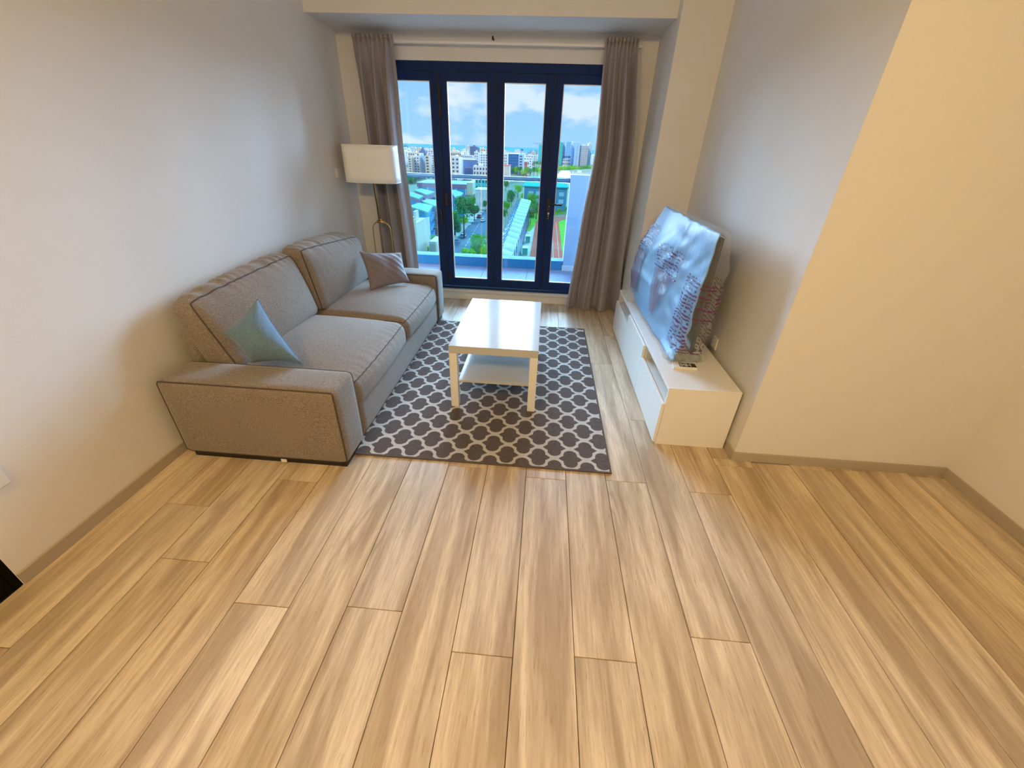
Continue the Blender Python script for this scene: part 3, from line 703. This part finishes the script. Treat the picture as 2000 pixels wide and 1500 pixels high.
shb.build('crosswalk', M['line'], rd)['kind'] = 'stuff'
# running track
def oval(cx, cy_, r, L, n=40):
    return [(cx+r*math.cos(t), cy_+r*math.sin(t)) for t in [math.pi*i/n for i in range(n+1)]]+[(cx-r, cy_-L), (cx+r, cy_-L)]
TCX, TCY = 26.5, 222
tk = patch('running_track', M['trackred'], oval(TCX, TCY, 31, 130), GZ, 'red running track with white lanes beyond the balcony', 'running track', h=.25)
lm = MB()
for k in range(5):
    r_ = 20.8+k*2.0; pts = oval(TCX, TCY, r_, 130)[:-2]; pts = pts+[(TCX-r_, TCY-130)]; lm.tube([(x, y, GZ+.42) for x, y in pts], .10, 4)
lm.build('lane_line', M['line'], tk)['kind'] = 'stuff'
patch('sports_field', M['turf'], oval(TCX, TCY, 19.4, 130), GZ+.3, 'green grass field inside the red running track', 'lawn', zb=GZ+.26)
patch('track_apron', M['pave'], [(-9.5, 100), (-4.2, 100), (-4.2, 228), (2, 250), (-9.5, 250)], GZ, None, None, 'structure', .1)
patch('lawn_strip', M['turf'], [(-9.4, 196), (-6.5, 196), (-2, 240), (12, 262), (14, 268), (-9.4, 262)], GZ+.05, None, None, 'structure', .12)
# grandstand
gs = thing('grandstand', (-9.5, 165, GZ), 'long stand with a white scalloped roof and blue trusses', 'grandstand')
def stx(y): t = (y-100)/125; return lerp(-10.2, -12.6, t), lerp(-7.4, -7.5, t)
nb = 15
for i in range(nb):
    y0, y1 = 100+125*i/nb, 100+125*(i+1)/nb-.25; xa, xb = stx(y0)
    m_ = MB(); m_.grid(lambda u, v: Vector((lerp(xa, xb, u), lerp(y0, y1, v), -22.6+.9*math.sin(math.pi*v)+.9*(1-u))), 4, 8)
    o = m_.build('roof_bay', M['canopy'], gs); md = o.modifiers.new('t', 'SOLIDIFY'); md.thickness = .3
    m_ = MB(); xm = xa-2.2
    m_.tube([(xm, y0, GZ), (xm, y0, -18.6)], .14, 6); m_.build('mast', M['line'], gs)
    m_ = MB(); m_.tube([(xm, y0, -21.0), (xa, y0, -21.8)], .10, 4); m_.tube([(xm, y0, -23.5), (xa, y1, -21.8)], .10, 4); m_.tube([(xm, y0, -21.5), (xm+.3, y1, -23.2)], .10, 4); m_.tube([(xm, y0, -25.5), (xa, y0, -22.3)], .10, 4); m_.build('truss', M['strut'], gs)
    box('column', M['bslate'], (xb-.6, xb-.3, y0, y0+.3, GZ, -22.8), gs)
st_ = MB()
for k in range(6): st_.box(-15.2+k*1.1, -8.2, 101, 224, GZ, -25.2-k*1.0) if False else st_.box(-14.6+k*1.05, -13.6+k*1.05, 101, 224, GZ, -25.4-k*.95)
st_.build('seating_tier', M['bpale'], gs)
for i, y in enumerate((128, 150, 172)):
    k = thing('kiosk', (-6.3, y, GZ+.1), ['teal kiosk beside the stand, nearest to the balcony', 'middle teal kiosk beside the stand', 'teal kiosk beside the stand, farthest from the balcony'][i], 'kiosk', 'kiosks beside the stand')
    box('booth', M['cyanshade'], (-7.2, -5.5, y-1.6, y+1.6, GZ+.1, GZ+2.4), k); box('roof', M['bpale'], (-7.4, -5.3, y-1.8, y+1.8, GZ+2.4, GZ+2.6), k)
# sports hall
gy = thing('sports_hall', (-1, 300, GZ), 'blue sports hall with a bright cyan roof behind the track', 'building')
MB().box(-14.2, 12.6, 272, 340, GZ, -19.4).build('wall', M['gymwall'], gy)
MB().prism([(-14.8, 271), (13.0, 271), (10.4, 341), (-13.6, 341)], -19.4, [-18.9, -18.9, -17.6, -17.6]).build('roof', M['gymroof'], gy)
w_ = MB()
for r_ in range(2):
    for c_ in range(5): w_.box(-11+c_*4.6, -8+c_*4.6, 271.7, 272, -28+r_*4, -25.8+r_*4)
w_.build('window', M['bsky'], gy)['kind'] = 'stuff'
for x in (-14.2, 12.2): box('pilaster', M['bpale'], (x, x+.6, 271.4, 272, GZ, -19.4), gy)

def building(px0, px1, pyt, Y, dep, m, label, cols=0, rows=0, wm='bwin', roof=None, group=None, name='apartment_building', base=GZ, par=True, extra=None):
    a, b = P(px0, pyt, Y), P(px1, pyt, Y); zt = (a.z+b.z)/2; x0, x1 = a.x, b.x; w = x1-x0; h = zt-base
    t = thing(name, ((x0+x1)/2, Y+dep/2, base), label, 'building', group)
    box('wall', M[m], (x0, x1, Y, Y+dep, base, zt), t)
    if cols:
        q = MB(); rh = h/rows
        for r_ in range(rows):
            for c_ in range(cols):
                cx = x0+w*(c_+.5)/cols; cz = base+rh*(r_+.55); q.box(cx-w/cols*.24, cx+w/cols*.24, Y-.15, Y, cz-rh*.24, cz+rh*.24)
        q.build('window', M[wm], t)['kind'] = 'stuff'
        if rows > 2 and w > 14:
            q = MB()
            for r_ in range(1, rows): q.box(x0-.2, x1+.2, Y-.5, Y, base+rh*r_-.25, base+rh*r_)
            q.build('balcony_slab', M[m], t)['kind'] = 'stuff'
    if roof: box('roof', M[roof], (x0-.4, x1+.4, Y-.4, Y+dep+.4, zt, zt+.6), t)
    elif par:
        q = MB(); q.box(x0, x1, Y, Y+.4, zt, zt+.9); q.box(x0, x0+.4, Y, Y+dep, zt, zt+.9); q.box(x0+w*.3, x0+w*.55, Y+dep*.4, Y+dep*.7, zt, zt+2.4); q.build('rooftop', M[m], t)
    if extra: extra(t, x0, x1, zt)
    return t
# left pane: row houses, mauve banded hall, white apartments
def house(q4, z, dz, label, wm, seed):
    pts = [PZ(px, py, z) for px, py in q4]; c = sum(pts, Vector())/4
    ar_ = sum(pts[i].x*pts[(i+1) % 4].y-pts[(i+1) % 4].x*pts[i].y for i in range(4))
    if ar_ < 0: pts = pts[::-1]
    t = thing('row_house', (c.x, c.y, GZ), label, 'house', 'row houses with pale teal roofs')
    ins = [(c+(p-c)*.93) for p in pts]
    zt = [z+dz*(1 if p.x > c.x else -1) for p in pts]
    MB().prism([(p.x, p.y) for p in ins], GZ, [q-.5 for q in zt]).build('wall', M[wm], t)
    MB().prism([(p.x, p.y) for p in pts], [q-.5 for q in zt], zt).build('roof', M['troof'], t)
    lo = min(range(4), key=lambda i: ins[i].y); A, B = ins[lo], ins[(lo+1) % 4]; q = MB()
    for fl_ in range(4):
        for k in range(3):
            for (S_, E_) in ((ins[lo], ins[(lo+1) % 4]), (ins[lo-1], ins[lo])):
                p = S_.lerp(E_, (k+.5)/3); q.box(p.x-.9, p.x+.9, p.y-.9, p.y+.9, GZ+1.2+fl_*2.9, GZ+2.8+fl_*2.9)
    q.build('window', M['bwinb' if seed % 2 else 'bwin'], t)['kind'] = 'stuff'
    p = ins[lo]; box('pier', M['bwhite'], (p.x-.5, p.x+.5, p.y-.9, p.y+.1, GZ, z-1.2), t)
house([(795, 378), (802, 371.5), (827, 385), (818, 391)], -19, .6, 'row house with a teal roof at the far left edge of the row', 'bmauve', 1)
house([(808, 368.5), (822, 365.5), (849, 377), (834, 383)], -19, .6, 'teal-roofed row house farthest from the balcony', 'bmauve', 2)
house([(822, 389), (838, 386), (860, 394), (858, 408)], -19, .6, 'teal-roofed row house just behind the nearest one', 'gymwall', 4)
house([(797, 399), (819, 392.5), (846, 404.5), (836, 418)], -19, .6, 'teal-roofed row house nearest to the balcony', 'gymwall', 5)
house([(880, 369), (888, 368), (905, 379), (892, 393)], -20, .6, 'teal-roofed row house beside the big street tree', 'bmauve', 7)
building(795, 812, 436, 112, 10, 'bcream', 'cream ribbed block below the row houses at lower left', 4, 1, 'bpale', name='annex_block')
building(838, 853, 472, 118, 8, 'bcream', 'low cream wall block at the foot of the row houses', name='annex_block', par=False)
mh = thing('banded_hall', (-82, 350, GZ), 'flat-roofed hall with a mauve band above blue glazing', 'building')
box('wall', M['bwinb'], (-99.3, -61.5, 340, 372, GZ, -27.8), mh); box('fascia', M['bmauve'], (-99.6, -61.2, 339.6, 372, -27.8, -25.0), mh)
box('roof', M['bsky'], (-99.6, -61.2, 339.6, 372, -25.0, -24.7), mh); box('side_wing', M['bcream'], (-61.2, -56.5, 340, 372, GZ, -23.6), mh)
for i in range(6): box('mullion', M['bpale'], (-99+i*7.4, -98.5+i*7.4, 339.5, 340, GZ, -27.8), mh)
building(796.5, 803, 309, 470, 9, 'bcream', 'narrow cream block at the left end of the white flats', 1, 9)
building(803, 818, 306.5, 480, 8, 'bwhite', 'white flats with three columns of dark windows, left pane', 3, 8)
building(818.3, 829, 306, 489, 8, 'bsky', 'pale blue block between the white flats in the left pane', 1, 4, 'bgrey')
building(829.5, 838, 305, 479, 8, 'bcream', 'cream slab right of the pale blue block', 1, 8)
building(838.5, 852, 303, 500, 22, 'bwhite', 'white flats at the right of the left pane', 3, 10)
building(797, 818, 299, 620, 24, 'bcream', 'cream rooftops behind the white flats, left pane', 5, 6)
def spire(t, x0, x1, zt):
    c = (x0+x1)/2; w = (x1-x0)/2
    m_ = MB(); b = m_.b; Y = t.location.y; base = [b.verts.new((c+sx*w, Y+sy_*w, zt)) for sx, sy_ in ((-1, -1), (1, -1), (1, 1), (-1, 1))]; ap = b.verts.new((c, Y, zt+w*1.3)); b.faces.new(base[::-1])
    for i in range(4): b.faces.new((base[i], base[(i+1) % 4], ap))
    m_.build('pointed_roof', M['bslate'], t)
building(815, 831, 300, 700, 20, 'bslate', 'slate-blue building with a pointed roof, left pane', 4, 6, 'bwin', par=False, extra=spire)
building(881, 896.5, 308, 470, 22, 'bwhite', 'white flats with square windows in the second pane', 2, 6)
building(880, 900, 298, 560, 22, 'bcream', 'cream block behind the white flats, second pane', 6, 6)
building(897, 926, 312, 505, 18, 'bslate', 'broad slate-blue building in the second pane', 9, 2, 'bblue', roof='bpale')
building(900, 922, 304, 545, 20, 'bwhite', 'white upper storeys over the slate-blue building', 6, 10)
building(918, 932, 287.5, 640, 20, 'bslate', 'slate tower standing highest in the second pane', 5, 12)
building(926, 934, 298, 528, 10, 'bwhite', 'slim white block right of the slate building', 2, 10)
building(934, 952, 301, 560, 24, 'bpale', 'pale flats with dark balconies, second pane', 4, 9)
building(924, 953, 326, 440, 20, 'bwhite', 'low white roofs in front of the pale flats', 5, 4)
building(928, 953, 349, 330, 16, 'bteal', 'aqua building with balconies under the handrail', 4, 3, 'bwin', roof='bpale')
building(928, 953, 372, 262, 14, 'bwhite', 'white house at the end of the street trees', 4, 2, 'bgrey', roof='bpale', name='white_house')
building(881, 893, 345, 400, 14, 'bcream', 'cream low block behind the banded hall', 3, 2)
building(984, 990.5, 301, 560, 18, 'bwhite', 'slim white flats at the left of the third pane', 2, 8)
building(990, 1013, 301, 640, 26, 'bblue', 'big blue block in the third pane', 6, 7, 'bwin', roof='bwhite')
building(1013, 1022.5, 303, 636, 22, 'bsky', 'blue block with banded balconies in the third pane', 1, 7, 'bwin')
building(984, 995, 324, 470, 16, 'bcream', 'cream house with a red roof in the third pane', 3, 3, 'bgrey', roof='bred', name='red_roofed_house')
building(1024, 1030, 316, 620, 14, 'bred', 'pink-red house above the trees, third pane', 2, 3, 'bwin', roof='bwhite', name='pink_house')
building(1030, 1034, 315, 618, 14, 'bwhite', 'white gable of the pink-red house row', 1, 3, 'bwin', name='pink_house')
building(1024, 1046, 304, 900, 26, 'bwhite', 'long white flats behind the pink house', 10, 5)
building(1038, 1046, 297, 1100, 26, 'bcream', 'cream tower block near the right of the third pane', 3, 8)
def crane(t, x0, x1, zt):
    m_ = MB(); Y = t.location.y; m_.tube([(x0-6, Y, zt), (x0-6, Y, zt+4)], .5, 4); m_.tube([(x0-16, Y, zt+3), (x0+8, Y, zt+3)], .5, 4); m_.build('crane', M['bslate'], t)
building(1052.5, 1058.5, 283, 1250, 22, 'bteal', 'slim dark teal tower with a crane, third pane', 2, 14, 'bblue', extra=crane)
def dome(t, x0, x1, zt):
    c = (x0+x1)/2; w = (x1-x0)/2; Y = t.location.y; m_ = MB()
    m_.grid(lambda u, v: Vector((c+w*math.cos(2*math.pi*u)*math.cos(v*math.pi/2), Y+w*math.sin(2*math.pi*u)*math.cos(v*math.pi/2), zt+w*1.6*math.sin(v*math.pi/2))), 20, 8, True)
    m_.build('dome', M['bblue'], t, smooth=True, weld=1e-3)
building(1016.5, 1022, 295, 1200, 12, 'bwhite', 'white building with a blue dome on the skyline', 3, 4, par=False, extra=dome)
# right pane: towers
TG = 'tower blocks in the right pane'
building(1092, 1100, 279, 1000, 30, 'bteal', 'teal-green end tower of the tall group, right pane', 2, 14, 'cyanshade', group=TG, name='tower_block')
building(1100, 1107, 278.5, 1012, 14, 'bsky', 'light blue tower next to the teal one', 2, 16, 'bpale', group=TG, name='tower_block')
building(1107, 1116, 278, 1000, 10, 'bsky', 'wide light blue tower in the middle of the group', 3, 16, 'strut', group=TG, name='tower_block')
building(1116, 1123, 278.5, 1016, 30, 'bpale', 'pale tower left of the notched blue tower', 2, 16, 'strut', group=TG, name='tower_block')
building(1123, 1134, 281, 1006, 30, 'bsky', 'stepped light blue tower before the white one', 2, 16, 'bpale', group=TG, name='tower_block')
building(1134.5, 1150, 285, 1010, 30, 'bwhite', 'white tower with rows of dark windows', 5, 13, 'bslate', group=TG, name='tower_block')
building(1150, 1157, 281, 1040, 30, 'bpale', 'pale tower at the right end of the tall group', 2, 14, 'strut', group=TG, name='tower_block')
rt = P(1106, 317, 930); t = thing('round_building', (rt.x, 938, GZ), 'small round white building at the foot of the towers', 'building')
m_ = MB(); m_.tube([(rt.x, 938, GZ), (rt.x, 938, P(1106, 311, 930).z)], 7.2, 20); m_.build('wall', M['bwhite'], t)
q = MB()
for i in range(20):
    for k in range(3): a = 2*math.pi*i/20; q.box(rt.x+7.0*math.cos(a)-.5, rt.x+7.0*math.cos(a)+.5, 938+7*math.sin(a)-.5, 938+7*math.sin(a)+.5, GZ+4+k*6, GZ+7.5+k*6)
q.build('window', M['bwin'], t)['kind'] = 'stuff'
pr = thing('pale_pavilion', (20, 420, GZ), 'low building with a pale pitched roof behind the parapet', 'building')
a, b = P(1088, 346, 400), P(1121, 346, 400)
MB().box(a.x, b.x, 400, 460, GZ, a.z-.5).build('wall', M['bpale'], pr)
zr = a.z-.5; MB().prism([(a.x-1, 399), (b.x+1, 399), (b.x-2, 461), (b.x-10, 461)], zr, [zr+.4, zr+.4, zr+3.2, zr+3.2]).build('roof', M['bcream'], pr)
building(1120, 1150, 339, 520, 20, 'bpale', 'pale flat-roofed row behind the parapet', 9, 2, name='low_row')
# distant clutter towards the horizon
kinds = [('bwhite', 'tiny white building among the distant rooftops'), ('bcream', 'tiny cream building among the distant rooftops'), ('bpale', 'tiny pale blue building among the distant rooftops'), ('bgrey', 'tiny grey building among the distant rooftops'), ('haze', 'tiny hazy building close to the horizon')]
placed = [(-52, 40, 1110), (-45, 60, 1100), (-30, 16, 1250), (-35, 20, 1200), (-45, 20, 900), (-40, 20, 1100), (-115, 60, 700)]
for i in range(215):
    Y = 700*(2600/700)**R.random(); px = R.uniform(-.335, .115); w = R.uniform(9, 26); h = R.uniform(7, 22)*(1.0 if R.random() < .93 else 1.45)
    if Y < 1050 and -.02 < px < .12: continue
    if any(abs(px*Y-a) < (w+b)/2+2 and abs(Y-c) < 22 for a, b, c in placed): continue
    placed.append((px*Y, w, Y))
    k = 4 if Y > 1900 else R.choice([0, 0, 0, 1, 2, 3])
    o = MB(); o.box(-w/2, w/2, -8, 8, 0, h); o.box(-w*.2, w*.1, -3, 3, h, h+2.5)
    if Y < 1300:
        pass
    o = o.build('distant_building', M[kinds[k][0]]); o.location = (px*Y, Y, GZ)
    tag(o, kinds[k][1], 'building', ['white', 'cream', 'pale blue', 'grey', 'hazy'][k]+' distant buildings')
    if Y < 1500:
        q = MB(); c_ = max(2, int(w/4)); r_ = max(2, int(h/3.5))
        for a in range(c_):
            for b in range(r_): q.box(-w/2+w*(a+.3)/c_, -w/2+w*(a+.7)/c_, -8.2, -8, h*(b+.3)/r_, h*(b+.7)/r_)
        s_ = q.build('window', M['bwin']); s_.parent = o; s_['kind'] = 'stuff'

# trees
leafcache = {}
def foliage(m, k, n):
    if (m, k, n) in leafcache: return leafcache[(m, k, n)]
    rr = random.Random(k*17+3); vs_, fs = [], []
    blobs = [(Vector((rr.uniform(-.5, .5), rr.uniform(-.5, .5), rr.uniform(-.45, .5))), rr.uniform(.42, .62)) for _ in range(9)]+[(Vector((0, 0, 0)), .72)]
    for i in range(n):
        c, r_ = rr.choice(blobs); d = Vector((rr.gauss(0, 1), rr.gauss(0, 1), rr.gauss(0, 1))).normalized(); p = c+d*r_*rr.uniform(.8, 1.03)
        a = (d+Vector((rr.uniform(-.7, .7), rr.uniform(-.7, .7), rr.uniform(-.7, .7)))).normalized(); u_ = a.orthogonal().normalized(); w_ = a.cross(u_); s_ = rr.uniform(.05, .10)
        b0 = len(vs_); vs_ += [p+u_*s_, p+w_*s_*.7, p-u_*s_, p-w_*s_*.7]; fs.append((b0, b0+1, b0+2, b0+3))
    me = bpy.data.meshes.new('foliage'); me.from_pydata([tuple(v) for v in vs_], [], fs); me.materials.append(M[m]); leafcache[(m, k, n)] = me; return me
trunk_me = None
def tree(px, py, rpx, Y, m, label, group, k=0, n=1800, sq_=1.0):
    global trunk_me
    c = P(px, py, Y); r_ = (P(px+rpx, py, Y)-c).length
    base = GZ+.1
    t = thing('tree', (c.x, c.y, base), label, 'tree', group)
    o = bpy.data.objects.new('foliage', foliage(m, k % 4, n)); C.objects.link(o); o.parent = t; o.location = (0, 0, c.z-base); o.scale = (r_, r_, r_*sq_); o.rotation_euler = (0, 0, k*1.3); o['kind'] = 'stuff'
    h = max(1.0, c.z-base-r_*.2); MB().tube([(c.x, c.y, base), (c.x, c.y, base+h)], [r_*.08, r_*.05], 6).build('trunk', M['bark'], t)
SG = 'trees along the street'
near = [(905, 404, 21, 172, 'green2', 'big dark green tree at the middle of the second pane'), (887, 426, 15, 178, 'green1', 'mid-green tree left of the big dark one'),
        (889, 444, 13, 178, 'green2', 'dark tree below the mid-green one by the street'), (906, 430, 8, 190, 'green3', 'small yellow-green tree at the kerb below the big dark one'),
        (926, 410, 11, 218, 'green2', 'dark tree right of the big one in the second pane'), (936, 478, 20, 148, 'green1', 'bright round tree low at the right of the second pane'),
        (914, 500, 17, 136, 'green3', 'yellow-green tree lowest in the second pane'), (894, 508, 12, 132, 'green1', 'low green tree at the bottom left of the second pane'),
        (948, 492, 12, 142, 'green3', 'light green tree beside the folding door\'s centre stile'), (948, 398, 6, 250, 'green2', 'small dark tree at the far end of the street')]
near += [(893, 400, 13, 222, 'green1', 'green tree behind the big dark one, left of it'), (901, 389, 9, 236, 'green2', 'dark tree standing behind the others at the head of the street'), (922, 394, 9, 232, 'green1', 'green tree behind the dark tree right of the big one')]
park = [(992, 508, 15, 130, 'green1', 'green tree at the near end of the stand'), (986, 416, 8, 225, 'green2', 'dark tree left of the stand, nearest'), (990, 402, 9, 245, 'green1', 'green tree left of the stand, middle'),
        (1000, 384, 12, 275, 'green2', 'dark teal tree left of the stand\'s far end'), (1012, 369, 9, 330, 'green3', 'yellow-green tree beyond the far end of the stand'), (988, 358, 8, 380, 'green2', 'dark tree under the handrail, third pane'),
        (1022, 384, 7, 285, 'green3', 'small yellow-green tree at the far corner of the stand'), (1040, 392, 14, 252, 'green1', 'broad green tree before the sports hall'), (1048, 408, 13, 232, 'green2', 'dark tree between stand and track, middle'),
        (1037, 420, 9, 216, 'green2', 'dark tree right of the stand roof, nearest'), (1034, 402, 7, 240, 'green1', 'narrow green tree touching the stand roof'), (1105, 408, 4, 266, 'green1', 'small bush at the hall corner, right'),
        (1092, 410, 4, 264, 'green3', 'small light bush before the sports hall'), (808, 494, 8, 118, 'green3', 'low light bush at the foot of the left curtain'), (832, 488, 8, 122, 'green1', 'low green bush below the row houses'), (846, 466, 7, 134, 'green1', 'green bush beside the low cream block'), (804, 352, 13, 420, 'green2', 'dark trees mass left behind the handrail')]
for i, a in enumerate(near): tree(*a, SG, i, 2600)
for i, a in enumerate(park): tree(*a, 'trees around the stand and houses', i+2, 1500)
for i in range(9): tree(1002+i*6.8, 334+R.uniform(-3, 2), 6.5, 640-i*14, R.choice(['green1', 'green2', 'green3']), 'green tree in the belt above the handrail, third pane', 'tree belt in the third pane', i, 700)
for i in range(11): tree(1090+i*6.2, 329+R.uniform(-2, 2), 5.8, 780+i*13, R.choice(['green1', 'green3', 'green3']), 'green tree in the belt below the towers', 'tree belt below the towers', i, 700)
for i in range(5): tree(1038+i*5, 320+R.uniform(-2, 2), 4.5, 820, 'green2', 'dark distant tree left of the slim teal tower\'s foot', 'distant trees by the slim tower', i, 500)
# cars
def car(px, py, m, label):
    c = PZ(px, py, GZ+.3); t = thing('car', (c.x, c.y, GZ+.16), label, 'car', 'cars on the street'); z = GZ+.16; x, y = c.x, c.y
    m_ = MB(); m_.prism([(x-.95, y-2.2), (x+.95, y-2.2), (x+.95, y+2.2), (x-.95, y+2.2)], z+.35, z+.95); m_.build('body', M[m], t, .15)
    m_ = MB(); b = m_.b; lo_ = [b.verts.new(p) for p in ((x-.85, y-1.5, z+.9), (x+.85, y-1.5, z+.9), (x+.85, y+1.2, z+.9), (x-.85, y+1.2, z+.9))]; hi = [b.verts.new(p) for p in ((x-.7, y-1.0, z+1.45), (x+.7, y-1.0, z+1.45), (x+.7, y+.7, z+1.45), (x-.7, y+.7, z+1.45))]
    b.faces.new(hi)
    for i in range(4): b.faces.new((lo_[i], lo_[(i+1) % 4], hi[(i+1) % 4], hi[i]))
    m_.build('cabin', M['bwin'], t)
    box('roof', M[m], (x-.68, x+.68, y-.95, y+.65, z+1.45, z+1.5), t)
    for sx in (-1, 1):
        for yy in (-1.4, 1.4): MB().tube([(x+sx*.75, y+yy, z+.33), (x+sx*.97, y+yy, z+.33)], .33, 10).build('wheel', M['leg'], t)
car(905, 463, 'bwhite', 'white car driving on the street below'); car(893, 474, 'bslate', 'dark car on the street behind the white one'); car(943, 432, 'bwhite', 'white car parked far up the street'); car(936, 424, 'bred', 'red car parked far up the street')
